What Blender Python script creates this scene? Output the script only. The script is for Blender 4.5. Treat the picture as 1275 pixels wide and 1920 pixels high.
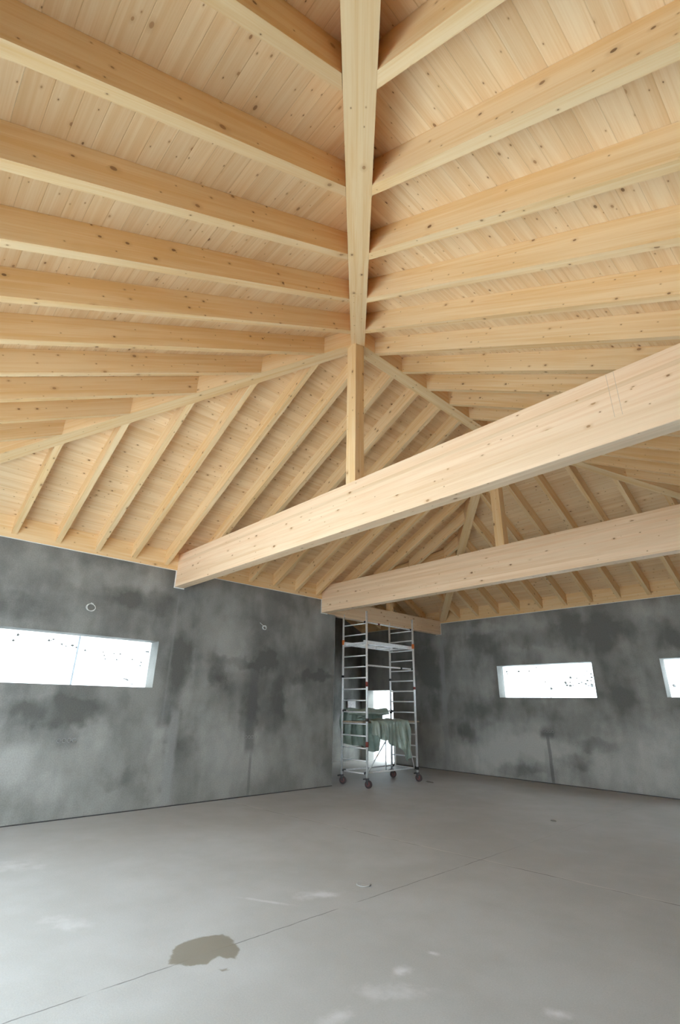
import bpy, bmesh, math, random
from mathutils import Vector, Matrix, noise

random.seed(7)
SC = bpy.context.scene
COL = SC.collection
for o in list(bpy.data.objects):
    bpy.data.objects.remove(o)

# ---------------------------------------------------------------- camera
F_PX = 919.72
YAW, PITCH, ROLL = 0.8218, 0.3741, 0.0178
cam_d = bpy.data.cameras.new('camera')
cam_d.sensor_fit = 'VERTICAL'
cam_d.sensor_height = 36.0
cam_d.lens = F_PX * 36.0 / 1920.0
cam_d.clip_start = 0.05
cam_d.clip_end = 600
cam = bpy.data.objects.new('camera', cam_d)
COL.objects.link(cam)
fw = Vector((-math.sin(YAW) * math.cos(PITCH), math.cos(YAW) * math.cos(PITCH), math.sin(PITCH)))
rt0 = Vector((math.cos(YAW), math.sin(YAW), 0))
up0 = rt0.cross(fw)
rt = math.cos(ROLL) * rt0 + math.sin(ROLL) * up0
up = -math.sin(ROLL) * rt0 + math.cos(ROLL) * up0
cam.matrix_world = Matrix(((rt.x, up.x, -fw.x, 8.6358), (rt.y, up.y, -fw.y, 0.5832), (rt.z, up.z, -fw.z, 1.6), (0, 0, 0, 1)))
SC.camera = cam

# ---------------------------------------------------------------- world, exposure
W = bpy.data.worlds.new('overcast_sky')
SC.world = W
W.use_nodes = True
wn = W.node_tree.nodes
bg = wn['Background']
bg.inputs['Color'].default_value = (0.84, 0.93, 1.0, 1)
bg.inputs['Strength'].default_value = 1.0
vs = SC.view_settings
vs.view_transform = 'Standard'
vs.look = 'None'
vs.gamma = 1.0
vs.use_curve_mapping = False
vs.exposure = 3.08
SC.cycles.max_bounces = 14
SC.cycles.diffuse_bounces = 10
SC.cycles.transparent_max_bounces = 12
SC.cycles.sample_clamp_indirect = 10.0

# ---------------------------------------------------------------- measures
AX = 4.6135            # ridge line, half the hall's width
LX = 2 * AX
LY = 12.8196           # far wall
YC = 8.516             # outer corner of the left wall, the wing begins
S = 0.534              # roof slope
ZR = 3.9514            # rafter underside at the wall face
ZW = 3.8761            # wall top
DV = 0.275             # rafter depth, plumb
HW = 0.195             # hip and ridge width
Q2 = HW / 2 / math.sqrt(2)
RW = 0.08              # rafter width
DS = 0.6131            # rafter spacing
WT = 0.30              # wall thickness
YM = (YC + LY) / 2     # wing ridge line
XM = YM - YC           # where valley and hip meet
WX = -3.335            # end wall of the wing
BB, BT = 3.5795, 4.1954  # tie beam underside and top
B1, B2, BW = 4.4776, 8.0859, 0.181

zF1 = lambda x, y: ZR + S * x
zFR = lambda x, y: ZR + S * (LX - x)
zFL = lambda x, y: ZR + S * y
zF2 = lambda x, y: ZR + S * (LY - y)
zFW = lambda x, y: ZR + S * (y - YC)

# ---------------------------------------------------------------- node helpers
class NT:
    def __init__(self, name):
        self.m = bpy.data.materials.new(name)
        self.m.use_nodes = True
        self.t = self.m.node_tree
        self.n = self.t.nodes
        self.b = self.n['Principled BSDF']
        self.out = self.n['Material Output']
    def link(self, a, b):
        self.t.links.new(a, b)
    def set(self, inp, v):
        if hasattr(v, 'is_linked') or hasattr(v, 'links'):
            self.link(v, inp)
        else:
            inp.default_value = v
    def node(self, typ, **kw):
        nd = self.n.new(typ)
        for k, v in kw.items():
            setattr(nd, k, v)
        return nd
    def math(self, op, a, b=0.0, c=0.0, clamp=False):
        nd = self.node('ShaderNodeMath', operation=op, use_clamp=clamp)
        for i, v in enumerate((a, b, c)):
            self.set(nd.inputs[i], v)
        return nd.outputs[0]
    def comb(self, x, y, z=0.0):
        nd = self.node('ShaderNodeCombineXYZ')
        for i, v in enumerate((x, y, z)):
            self.set(nd.inputs[i], v)
        return nd.outputs[0]
    def noise(self, vec, scale, detail=3.0, rough=0.5, dist=0.0):
        nd = self.node('ShaderNodeTexNoise')
        self.set(nd.inputs['Vector'], vec)
        nd.inputs['Scale'].default_value = scale
        nd.inputs['Detail'].default_value = detail
        nd.inputs['Roughness'].default_value = rough
        nd.inputs['Distortion'].default_value = dist
        return nd.outputs['Fac']
    def white(self, v):
        nd = self.node('ShaderNodeTexWhiteNoise', noise_dimensions='1D')
        self.set(nd.inputs['W'], v)
        return nd.outputs['Value']
    def ramp(self, fac, lo, hi, a=0.0, b=1.0, smooth=True):
        nd = self.node('ShaderNodeMapRange', interpolation_type='SMOOTHSTEP' if smooth else 'LINEAR')
        self.set(nd.inputs[0], fac)
        for i, v in enumerate((lo, hi, a, b)):
            self.set(nd.inputs[1 + i], v)
        return nd.outputs[0]
    def mix(self, fac, a, b, mode='MIX'):
        nd = self.node('ShaderNodeMix', data_type='RGBA', blend_type=mode)
        self.set(nd.inputs[0], fac)
        for i, v in ((6, a), (7, b)):
            self.set(nd.inputs[i], v if hasattr(v, 'links') else (*v, 1.0)[:4])
        return nd.outputs[2]
    def sep(self, vec):
        nd = self.node('ShaderNodeSeparateXYZ')
        self.set(nd.inputs[0], vec)
        return nd.outputs
    def bump(self, h, strength=0.2, dist=0.01):
        nd = self.node('ShaderNodeBump')
        nd.inputs['Strength'].default_value = strength
        nd.inputs['Distance'].default_value = dist
        self.set(nd.inputs['Height'], h)
        self.link(nd.outputs[0], self.b.inputs['Normal'])
    def finish(self, col, rough=0.6, spec=0.3):
        self.set(self.b.inputs['Base Color'], col if hasattr(col, 'links') else (*col, 1.0)[:4])
        self.set(self.b.inputs['Roughness'], rough)
        self.b.inputs['Specular IOR Level'].default_value = spec
        return self.m


def wood(name, light, dark, plank=0.0, lam=0.0, knots=0.55, krad=0.013):
    """spruce: u runs along the grain, v across it (metres, from the UV layer)"""
    t = NT(name)
    uv = t.node('ShaderNodeUVMap')
    u, v, _ = t.sep(uv.outputs[0])
    rnd = 0.0
    if plank:
        pid = t.math('FLOOR', t.math('DIVIDE', v, plank))
        rnd = t.white(pid)
        u = t.math('ADD', u, t.math('MULTIPLY', rnd, 37.0))
        vv = v
    else:
        vv = v
    if lam:
        lid = t.math('FLOOR', t.math('DIVIDE', v, lam))
        lr = t.white(lid)
        u = t.math('ADD', u, t.math('MULTIPLY', lr, 9.0))
    g1 = t.noise(t.comb(t.math('MULTIPLY', u, 0.55), t.math('MULTIPLY', vv, 16.0)), 1.0, 4.0, 0.55, 0.8)
    g2 = t.noise(t.comb(t.math('MULTIPLY', u, 2.2), t.math('MULTIPLY', vv, 120.0)), 1.0, 2.0, 0.5)
    g3 = t.noise(t.comb(t.math('MULTIPLY', u, 0.35), t.math('MULTIPLY', vv, 2.0)), 1.0, 2.0, 0.5)
    f = t.math('ADD', t.math('MULTIPLY', g1, 0.55), t.math('ADD', t.math('MULTIPLY', g2, 0.2), t.math('MULTIPLY', g3, 0.25)))
    col = t.mix(t.ramp(f, 0.37, 0.64), light, dark)
    if plank:
        tone = t.ramp(rnd, 0.0, 1.0, 0.94, 1.03, False)
        col = t.mix(1.0, col, t.comb(tone, t.math('POWER', tone, 1.25), t.math('POWER', tone, 1.5)), 'MULTIPLY')
    if lam:
        tone = t.ramp(lr, 0.0, 1.0, 0.93, 1.03, False)
        col = t.mix(1.0, col, t.comb(tone, tone, t.math('POWER', tone, 1.4)), 'MULTIPLY')
    # knots
    cu, cv = 0.19, 0.09
    c = t.comb(t.math('DIVIDE', u, cu), t.math('DIVIDE', vv, cv))
    vo = t.node('ShaderNodeTexVoronoi', voronoi_dimensions='2D', feature='F1')
    t.set(vo.inputs['Vector'], c)
    vo.inputs['Scale'].default_value = 1.0
    dif = t.node('ShaderNodeVectorMath', operation='SUBTRACT')
    t.set(dif.inputs[0], c)
    t.link(vo.outputs['Position'], dif.inputs[1])
    dx, dy, _ = t.sep(dif.outputs[0])
    dx = t.math('MULTIPLY', dx, cu / 1.55)
    dy = t.math('MULTIPLY', dy, cv)
    d = t.math('SQRT', t.math('ADD', t.math('MULTIPLY', dx, dx), t.math('MULTIPLY', dy, dy)))
    cr, cg, cb = t.sep(vo.outputs['Color'])
    rad = t.math('MULTIPLY_ADD', t.math('POWER', cr, 4.0), krad, 0.0035)
    on = t.math('GREATER_THAN', cg, knots)
    rel = t.math('DIVIDE', d, rad)
    core = t.math('MULTIPLY', t.ramp(rel, 1.15, 0.75), on)
    halo = t.math('MULTIPLY', t.ramp(rel, 3.2, 0.9), on)
    col = t.mix(t.math('MULTIPLY', halo, 0.35), col, (0.55, 0.32, 0.14))
    kc = t.mix(cb, (0.17, 0.075, 0.03), (0.48, 0.26, 0.12))
    col = t.mix(t.math('MULTIPLY', core, 0.85), col, kc)
    if plank:
        fr = t.math('FRACT', t.math('DIVIDE', v, plank))
        e = t.math('MULTIPLY', t.math('MINIMUM', fr, t.math('SUBTRACT', 1.0, fr)), plank)
        groove = t.ramp(e, 0.004, 0.0015)
        col = t.mix(t.math('MULTIPLY', groove, 0.22), col, (0.45, 0.27, 0.12))
        t.bump(t.ramp(e, 0.0, 0.005), 0.35, 0.005)
    else:
        t.bump(g2, 0.08, 0.002)
    return t.finish(col, 0.55, 0.25)


LIGHT, DARK = (0.86, 0.645, 0.38), (0.78, 0.505, 0.23)
M_RAFT = wood('spruce_rafter', LIGHT, DARK, knots=0.66, krad=0.012)
M_HIP = wood('spruce_hip', LIGHT, DARK, knots=0.80)
M_GLU = wood('spruce_glulam', (0.87, 0.665, 0.46), (0.79, 0.545, 0.335), lam=0.045, knots=0.80, krad=0.015)
M_BOARD = wood('spruce_boards', (0.86, 0.66, 0.415), (0.77, 0.52, 0.275), plank=0.14, knots=0.55, krad=0.010)
M_PLANK = wood('weathered_plank', (0.46, 0.38, 0.29), (0.32, 0.25, 0.18), knots=0.8)


def band(t, coord, c, w, soft):
    d = t.math('ABSOLUTE', t.math('SUBTRACT', coord, c))
    return t.ramp(d, w + soft, w)


def plaster(name, axis, marks=(), gain=1.0, patches=()):
    """cement render, drying unevenly. marks: (centre, half width, z0, z1, tone) vertical traces along the wall's axis"""
    t = NT(name)
    tc = t.node('ShaderNodeTexCoord')
    p = tc.outputs['Object']
    x, y, z = t.sep(p)
    a = (x, y)[axis]
    wob = t.noise(p, 1.3, 3, 0.6)
    big = t.noise(p, 0.8, 3, 0.45, 0.2)
    mid = t.noise(t.comb(t.math('MULTIPLY', a, 2.6), t.math('MULTIPLY', z, 0.9), 3.0), 1.0, 3, 0.5, 0.2)
    blo = t.noise(p, 2.9, 4, 0.55, 0.1)
    fine = t.noise(p, 55.0, 3, 0.6)
    f = t.math('ADD', t.math('MULTIPLY', big, 0.45), t.math('ADD', t.math('MULTIPLY', mid, 0.35), t.math('MULTIPLY', blo, 0.2)))
    f = t.ramp(f, 0.39, 0.62)
    # the render turns paler towards the floor, with a ragged upper edge
    low_pale = t.ramp(t.math('ADD', z, t.math('MULTIPLY', t.math('SUBTRACT', wob, 0.5), 2.6)), 1.75, 0.75)
    f = t.math('ADD', t.math('MULTIPLY', f, 0.66), t.math('MULTIPLY', low_pale, 0.36))
    wa = t.math('ADD', a, t.math('MULTIPLY_ADD', t.noise(p, 3.2, 4, 0.55), 0.5, -0.25))
    wz = t.math('ADD', z, t.math('MULTIPLY_ADD', t.noise(t.comb(z, x, y), 3.2, 4, 0.55), 0.5, -0.25))
    if patches:
        f = t.math('MULTIPLY_ADD', f, 0.75, 0.10)
    for (cu, cz, ru, rz_, k) in patches:
        da = t.math('MULTIPLY', t.math('SUBTRACT', wa, cu), 1 / ru)
        dz = t.math('MULTIPLY', t.math('SUBTRACT', wz, cz), 1 / rz_)
        r2 = t.math('MULTIPLY_ADD', da, da, t.math('MULTIPLY', dz, dz))
        f = t.math('MULTIPLY_ADD', t.ramp(r2, 2.2, 0.0), 0.34 * k, f)
    f = t.math('MAXIMUM', t.math('MINIMUM', f, 1.1), 0.0)
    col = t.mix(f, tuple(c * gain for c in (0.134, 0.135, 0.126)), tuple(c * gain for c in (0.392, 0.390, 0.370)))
    for (c, w, z0, z1, tone, k) in marks:
        m = band(t, t.math('ADD', a, t.math('MULTIPLY', t.math('SUBTRACT', blo, 0.5), w * 1.6)), c, w * 0.5, w * 0.8)
        m = t.math('MULTIPLY', m, t.math('MULTIPLY', t.ramp(z, z0 - 0.08, z0 + 0.08), t.ramp(z, z1 + 0.12, z1 - 0.12)))
        col = t.mix(t.math('MULTIPLY', m, k), col, (tone, tone * 1.01, tone))
    g = t.ramp(fine, 0.3, 0.7, 0.92, 1.08)
    col = t.mix(1.0, col, t.comb(g, g, g), 'MULTIPLY')
    t.bump(t.math('ADD', fine, t.math('MULTIPLY', blo, 1.5)), 0.12, 0.01)
    return t.finish(col, 0.9, 0.15)


# drying patches in the render: (along the wall, height, half width, half height, + drier / - damper)
B_W1 = [(3.34, 3.53, 0.65, 0.22, 1), (5.85, 2.75, 0.42, 0.56, 1), (2.74, 0.76, 0.37, 0.34, 1), (3.46, 0.94, 0.27, 0.37, 1), (4.58, 0.58, 0.13, 0.59, 1), (5.58, 1.12, 0.3, 0.62, 1), (6.54, 0.69, 0.49, 0.37, 0.7), (7.42, 1.49, 0.25, 0.56, 0.8), (7.9, 3.12, 0.28, 0.35, 0.6), (7.21, 3.1, 0.2, 0.34, 0.5), (5.16, 1.84, 0.23, 0.36, 0.6), (3.16, 0.39, 0.43, 0.17, 0.7), (6.55, 3.47, 0.54, 0.2, 0.5), (2.95, 1.43, 0.66, 0.19, -1), (4.89, 0.93, 0.21, 0.29, -0.7), (4.78, 2.23, 0.2, 0.5, -0.9), (6.01, 2.33, 0.61, 0.09, -1), (6.68, 2.4, 0.21, 0.23, -1), (5.57, 2.09, 0.16, 0.21, -0.8), (6.33, 1.39, 0.17, 0.43, -0.9), (7.5, 2.07, 0.2, 0.11, -0.9), (8.1, 2.18, 0.39, 0.09, -0.9), (3.95, 3.25, 0.56, 0.18, -0.8), (2.07, 2.86, 0.3, 0.17, -0.7), (8.14, 1.07, 0.21, 0.63, -0.6), (3.95, 0.46, 0.21, 0.12, -0.8), (4.77, 1.39, 0.12, 0.21, -0.8), (6.97, 1.69, 0.16, 0.4, -0.6)]
B_W2 = [(4.04, 3.28, 0.78, 0.46, -1), (0.32, 1.0, 0.37, 0.21, -1), (2.73, 3.26, 0.77, 0.21, -0.8), (-0.69, 1.94, 0.38, 1.45, -1), (4.46, 2.32, 0.39, 0.62, -0.9), (3.87, 0.86, 0.36, 0.13, -0.9), (1.79, 1.5, 1.18, 0.23, -0.7), (1.27, 3.16, 0.41, 0.35, -0.7), (3.35, 0.48, 0.48, 0.15, -0.8), (1.77, 0.18, 0.43, 0.12, -0.7), (2.46, 0.3, 0.29, 0.11, -0.7), (0.63, 2.63, 0.34, 0.31, -0.5), (5.55, 3.09, 0.39, 0.27, -0.6), (2.38, 0.68, 0.94, 0.3, 1), (0.91, 0.4, 0.63, 0.31, 0.8), (4.46, 0.52, 0.73, 0.45, 0.9), (1.06, 3.61, 0.84, 0.14, 0.7), (5.04, 1.21, 0.39, 0.45, 0.8), (3.24, 1.7, 0.38, 0.21, 0.4), (4.69, 3.64, 1.01, 0.17, 0.5), (1.25, 2.2, 0.25, 0.47, 0.5), (2.68, 2.87, 0.7, 0.15, 0.3)]
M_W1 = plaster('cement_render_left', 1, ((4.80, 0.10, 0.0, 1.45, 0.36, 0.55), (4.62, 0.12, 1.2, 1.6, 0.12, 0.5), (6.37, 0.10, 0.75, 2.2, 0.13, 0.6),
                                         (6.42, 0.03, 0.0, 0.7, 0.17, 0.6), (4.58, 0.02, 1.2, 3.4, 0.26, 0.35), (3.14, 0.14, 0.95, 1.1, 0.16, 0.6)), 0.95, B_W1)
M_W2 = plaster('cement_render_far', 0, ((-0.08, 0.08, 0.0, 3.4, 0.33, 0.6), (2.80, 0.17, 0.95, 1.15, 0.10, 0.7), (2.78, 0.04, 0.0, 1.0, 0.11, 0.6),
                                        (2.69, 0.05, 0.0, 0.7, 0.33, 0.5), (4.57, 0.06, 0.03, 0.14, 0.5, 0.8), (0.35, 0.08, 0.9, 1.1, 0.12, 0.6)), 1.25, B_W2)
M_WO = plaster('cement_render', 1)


def floor_mat():
    t = NT('raw_concrete_floor')
    tc = t.node('ShaderNodeTexCoord')
    p = tc.outputs['Object']
    x, y, z = t.sep(p)
    big = t.noise(p, 0.5, 4, 0.55, 0.5)
    mid = t.noise(p, 2.2, 4, 0.6)
    wob = t.noise(p, 5.0, 3, 0.6)
    fine = t.noise(p, 90, 3, 0.65)
    grit = t.noise(p, 260, 2, 0.6)
    f = t.math('ADD', t.math('MULTIPLY', big, 0.6), t.math('MULTIPLY', mid, 0.4))
    col = t.mix(t.ramp(f, 0.35, 0.68), (0.395, 0.395, 0.384), (0.455, 0.462, 0.462))
    g = t.ramp(t.math('ADD', t.math('MULTIPLY', fine, 0.6), t.math('MULTIPLY', grit, 0.4)), 0.3, 0.7, 0.93, 1.07)
    col = t.mix(1.0, col, t.comb(g, g, g), 'MULTIPLY')
    wv = t.math('MULTIPLY', t.math('SUBTRACT', wob, 0.5), 0.03)
    # day joints in the slab
    l1 = t.math('ABSOLUTE', t.math('SUBTRACT', t.math('ADD', x, wv), 4.955))
    far = t.ramp(y, 6.2, 7.0, 1.0, 0.25)
    brk = t.ramp(t.noise(t.comb(0.0, t.math('MULTIPLY', y, 2.0)), 1.0, 3), 0.36, 0.5)
    j1 = t.math('MULTIPLY', t.math('MULTIPLY', t.ramp(l1, 0.0075, 0.002), far), t.math('MULTIPLY', brk, 0.75))
    l2 = t.math('SUBTRACT', t.math('ADD', y, wv), t.math('MULTIPLY_ADD', x, 0.079, 5.87))
    brk2 = t.ramp(t.noise(t.comb(t.math('MULTIPLY', x, 1.7), 5.0), 1.0, 3), 0.4, 0.6)
    j2 = t.math('MULTIPLY', t.ramp(t.math('ABSOLUTE', l2), 0.012, 0.003), t.math('MULTIPLY', brk2, 0.8))
    pale = t.math('MULTIPLY', t.ramp(t.math('ABSOLUTE', t.math('SUBTRACT', l2, 0.018)), 0.02, 0.004), t.math('SUBTRACT', 0.6, t.math('MULTIPLY', brk2, 0.3)))
    col = t.mix(t.math('MULTIPLY', pale, 0.85), col, (0.6, 0.58, 0.54))
    col = t.mix(t.math('MAXIMUM', j1, j2), col, (0.12, 0.115, 0.105))
    ragged = t.math('SUBTRACT', t.noise(p, 7.0, 4, 0.6), 0.5)

    def blob(cx, cy, ra, rb, ang, rag=0.9, e0=1.08, e1=0.9):
        ca, sa = math.cos(ang), math.sin(ang)
        dx = t.math('SUBTRACT', x, cx)
        dy = t.math('SUBTRACT', y, cy)
        a = t.math('DIVIDE', t.math('ADD', t.math('MULTIPLY', dx, ca), t.math('MULTIPLY', dy, sa)), ra)
        b = t.math('DIVIDE', t.math('SUBTRACT', t.math('MULTIPLY', dy, ca), t.math('MULTIPLY', dx, sa)), rb)
        r = t.math('SQRT', t.math('ADD', t.math('MULTIPLY', a, a), t.math('MULTIPLY', b, b)))
        return t.ramp(t.math('ADD', r, t.math('MULTIPLY', ragged, rag)), e0, e1)
    px = t.math('ADD', x, t.math('MULTIPLY', ragged, 0.10))
    py = t.math('ADD', y, t.math('MULTIPLY', t.math('SUBTRACT', t.noise(p, 9.0, 4, 0.65), 0.5), 0.10))
    stain = None
    for poly in STAIN:
        dmax = None
        n = len(poly)
        for i in range(n):
            (ax_, ay_), (bx_, by_) = poly[i], poly[(i + 1) % n]
            nx, ny = by_ - ay_, -(bx_ - ax_)
            l = math.hypot(nx, ny)
            nx, ny = nx / l, ny / l
            d = t.math('ADD', t.math('MULTIPLY', px, nx), t.math('MULTIPLY_ADD', py, ny, -(nx * ax_ + ny * ay_)))
            dmax = d if dmax is None else t.math('MAXIMUM', dmax, d)
        m = t.ramp(dmax, 0.014, -0.010)
        stain = m if stain is None else t.math('MAXIMUM', stain, m)
    col = t.mix(t.math('MULTIPLY', stain, 0.88), col, t.mix(mid, (0.195, 0.175, 0.138), (0.25, 0.226, 0.182)))
    for (cx, cy, ra, rb, ang, k) in SCUFF:
        m = blob(cx, cy, ra, rb, ang, 2.4, 1.25, -0.25)
        col = t.mix(t.math('MULTIPLY', m, k), col, (0.80, 0.80, 0.83))
    t.bump(t.math('SUBTRACT', t.math('ADD', fine, t.math('MULTIPLY', grit, 0.6)), t.math('MULTIPLY', t.math('MAXIMUM', j1, j2), 3.0)), 0.15, 0.006)
    rough = t.math('SUBTRACT', 0.72, t.math('MULTIPLY', stain, 0.2))
    return t.finish(col, rough, 0.3)


def ccw(p):
    ar = sum(p[i][0] * p[(i + 1) % len(p)][1] - p[(i + 1) % len(p)][0] * p[i][1] for i in range(len(p)))
    return p if ar > 0 else p[::-1]


# outline of the damp patch, and the pale scuffs: (x, y, half length, half width, angle, strength)
STAIN = [ccw(q) for q in ([(4.914, 2.587), (4.721, 2.726), (4.681, 2.806), (4.746, 3.072), (4.882, 3.08), (5.03, 2.9), (5.09, 2.757), (5.0, 2.66)],
                          [(4.75, 3.06), (4.882, 3.085), (5.037, 3.035), (5.09, 3.0), (5.14, 2.94), (5.10, 2.90), (5.02, 2.89), (4.85, 2.93)],
                          [(5.19, 2.80), (5.21, 2.83), (5.235, 2.825), (5.225, 2.795)])]
SCUFF = [(4.60, 4.14, 0.26, 0.09, 1.1, 0.55), (4.43, 3.70, 0.27, 0.030, 0.5, 0.40), (5.98, 3.66, 0.10, 0.06, 1.4, 0.6), (6.10, 3.42, 0.28, 0.10, 0.9, 0.35),
         (6.87, 3.96, 0.10, 0.06, 0.5, 0.6), (6.08, 3.02, 0.14, 0.07, 1.5, 0.35), (3.8, 2.27, 0.25, 0.12, 0.4, 0.28), (1.97, 2.26, 0.35, 0.2, 0.8, 0.25), (5.97, 4.02, 0.05, 0.03, 0.3, 0.5)]
M_FLOOR = floor_mat()


def plain(name, col, rough=0.5, metal=0.0, spec=0.4, var=0.08, scale=25.0):
    t = NT(name)
    tc = t.node('ShaderNodeTexCoord')
    n = t.noise(tc.outputs['Object'], scale, 3, 0.6)
    g = t.ramp(n, 0.25, 0.75, 1 - var, 1 + var)
    c = t.mix(1.0, col, t.comb(g, g, g), 'MULTIPLY')
    t.b.inputs['Metallic'].default_value = metal
    return t.finish(c, rough, spec)


def milky():
    t = NT('milky_joint_tape')
    tl = t.node('ShaderNodeBsdfTranslucent')
    tl.inputs[0].default_value = (0.55, 0.58, 0.62, 1)
    mx = t.node('ShaderNodeMixShader')
    mx.inputs[0].default_value = 0.6
    t.b.inputs['Base Color'].default_value = (0.8, 0.8, 0.8, 1)
    t.link(t.b.outputs[0], mx.inputs[1])
    t.link(tl.outputs[0], mx.inputs[2])
    t.link(mx.outputs[0], t.out.inputs['Surface'])
    return t.m


M_ALU = plain('aluminium', (0.86, 0.88, 0.90), 0.42, 0.35, 0.5)
M_WHITE = plain('white_paint', (0.80, 0.80, 0.79), 0.5)
M_BEAD = plain('plaster_bead', (0.82, 0.81, 0.78), 0.6)
M_DARK = plain('dark_rubber', (0.05, 0.05, 0.052), 0.55)
M_WHEEL = plain('wheel_rubber', (0.055, 0.035, 0.034), 0.55)
M_JOINT = milky()
M_RED = plain('red_wheel', (0.20, 0.06, 0.055), 0.5)
M_ORANGE = plain('orange_clip', (0.72, 0.20, 0.05), 0.45)
M_MAROON = plain('maroon_sleeve', (0.26, 0.06, 0.05), 0.5)
M_GREYB = plain('grey_board', (0.55, 0.52, 0.52), 0.7, var=0.2, scale=12)
M_CABLE = plain('pale_cable', (0.66, 0.68, 0.66), 0.5)
M_SOCK = plain('grey_plastic_ring', (0.30, 0.305, 0.30), 0.6)
M_CAP = plain('pale_cap', (0.40, 0.395, 0.39), 0.85)
M_PENCIL = plain('pencil', (0.58, 0.45, 0.33), 0.7)
M_DEBRIS = plain('dark_crumb', (0.16, 0.15, 0.13), 0.8)


def glass_mat():
    t = NT('clear_glass')
    tr = t.node('ShaderNodeBsdfTransparent')
    tr.inputs[0].default_value = (0.95, 0.97, 0.97, 1)
    gl = t.node('ShaderNodeBsdfGlossy')
    gl.inputs['Roughness'].default_value = 0.02
    mx = t.node('ShaderNodeMixShader')
    mx.inputs[0].default_value = 0.05
    t.link(tr.outputs[0], mx.inputs[1])
    t.link(gl.outputs[0], mx.inputs[2])
    t.link(mx.outputs[0], t.out.inputs['Surface'])
    return t.m


M_GLASS = glass_mat()


def tarp_mat():
    t = NT('green_tarpaulin')
    tc = t.node('ShaderNodeTexCoord')
    n = t.noise(tc.outputs['Object'], 6.0, 4, 0.6, 0.6)
    col = t.mix(t.ramp(n, 0.35, 0.65), (0.36, 0.41, 0.36), (0.52, 0.56, 0.50))
    m = t.finish(col, 0.25, 0.6)
    tl = t.node('ShaderNodeBsdfTranslucent')
    tl.inputs[0].default_value = (0.55, 0.82, 0.74, 1)
    mx = t.node('ShaderNodeMixShader')
    mx.inputs[0].default_value = 0.35
    t.link(t.b.outputs[0], mx.inputs[1])
    t.link(tl.outputs[0], mx.inputs[2])
    t.link(mx.outputs[0], t.out.inputs['Surface'])
    n2 = t.noise(tc.outputs['Object'], 14.0, 3, 0.6, 1.0)
    t.bump(n2, 0.5, 0.02)
    return m


M_TARP = tarp_mat()


def snow_mat():
    t = NT('snow_with_scrub')
    tc = t.node('ShaderNodeTexCoord')
    p = tc.outputs['Object']
    a = t.noise(p, 0.11, 3, 0.5)
    b = t.noise(p, 0.9, 4, 0.7)
    m = t.math('MULTIPLY', t.ramp(a, 0.52, 0.62), t.ramp(b, 0.60, 0.66))
    col = t.mix(m, (0.86, 0.88, 0.90), (0.03, 0.03, 0.028))
    return t.finish(col, 0.8, 0.1)


M_SNOW = snow_mat()

# ---------------------------------------------------------------- mesh helpers
def link(name, me, mat, parent=None):
    me.materials.append(mat)
    o = bpy.data.objects.new(name, me)
    COL.objects.link(o)
    if parent is not None:
        o.parent = parent
    return o


def tag(o, label=None, cat=None, group=None, kind=None):
    if label: o['label'] = label
    if cat: o['category'] = cat
    if group: o['group'] = group
    if kind: o['kind'] = kind
    return o


def empty(name, loc, label, cat, group=None):
    o = bpy.data.objects.new(name, None)
    o.location = loc
    o.empty_display_size = 0.2
    COL.objects.link(o)
    return tag(o, label, cat, group)


def clip(poly, px, py, nx, ny):
    """keep the side of a plan polygon where (p - (px,py)).n <= 0"""
    out = []
    n = len(poly)
    for i in range(n):
        a, b = poly[i], poly[(i + 1) % n]
        da = (a[0] - px) * nx + (a[1] - py) * ny
        db = (b[0] - px) * nx + (b[1] - py) * ny
        if da <= 1e-9:
            out.append(a)
        if (da < -1e-9 and db > 1e-9) or (da > 1e-9 and db < -1e-9):
            k = da / (da - db)
            out.append((a[0] + (b[0] - a[0]) * k, a[1] + (b[1] - a[1]) * k))
    return out


def uv_faces(me, udir, rnd=True):
    uvl = me.uv_layers.new(name='UVMap')
    ou, ov = (random.uniform(0, 50), random.uniform(0, 50)) if rnd else (0, 0)
    U = Vector(udir).normalized()
    for f in me.polygons:
        n = f.normal
        u = U - n * U.dot(n)
        if u.length < 0.3:
            alt = Vector((0, 0, 1)) if abs(n.z) < 0.7 else Vector((1, 0, 0))
            u = alt - n * alt.dot(n)
        u.normalize()
        v = n.cross(u)
        for li in f.loop_indices:
            co = me.vertices[me.loops[li].vertex_index].co
            uvl.data[li].uv = (co.dot(u) + ou, co.dot(v) + ov)


def prism(name, poly, zb, zt, mat, udir=(1, 0, 0), parent=None, bevel=0.0):
    area = sum(poly[i][0] * poly[(i + 1) % len(poly)][1] - poly[(i + 1) % len(poly)][0] * poly[i][1] for i in range(len(poly)))
    if area < 0:
        poly = poly[::-1]
    bm = bmesh.new()
    lo = [bm.verts.new((x, y, zb(x, y) if callable(zb) else zb)) for x, y in poly]
    hi = [bm.verts.new((x, y, zt(x, y) if callable(zt) else zt)) for x, y in poly]
    n = len(poly)
    bm.faces.new(lo[::-1])
    bm.faces.new(hi)
    for i in range(n):
        bm.faces.new((lo[i], lo[(i + 1) % n], hi[(i + 1) % n], hi[i]))
    if bevel:
        bmesh.ops.bevel(bm, geom=[e for e in bm.edges], offset=bevel, segments=1, affect='EDGES')
    bm.normal_update()
    me = bpy.data.meshes.new(name)
    bm.to_mesh(me)
    bm.free()
    uv_faces(me, udir)
    return link(name, me, mat, parent)


def box(name, x0, x1, y0, y1, z0, z1, mat, udir=(1, 0, 0), parent=None, bevel=0.0):
    return prism(name, [(x0, y0), (x1, y0), (x1, y1), (x0, y1)], z0, z1, mat, udir, parent, bevel)


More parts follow.
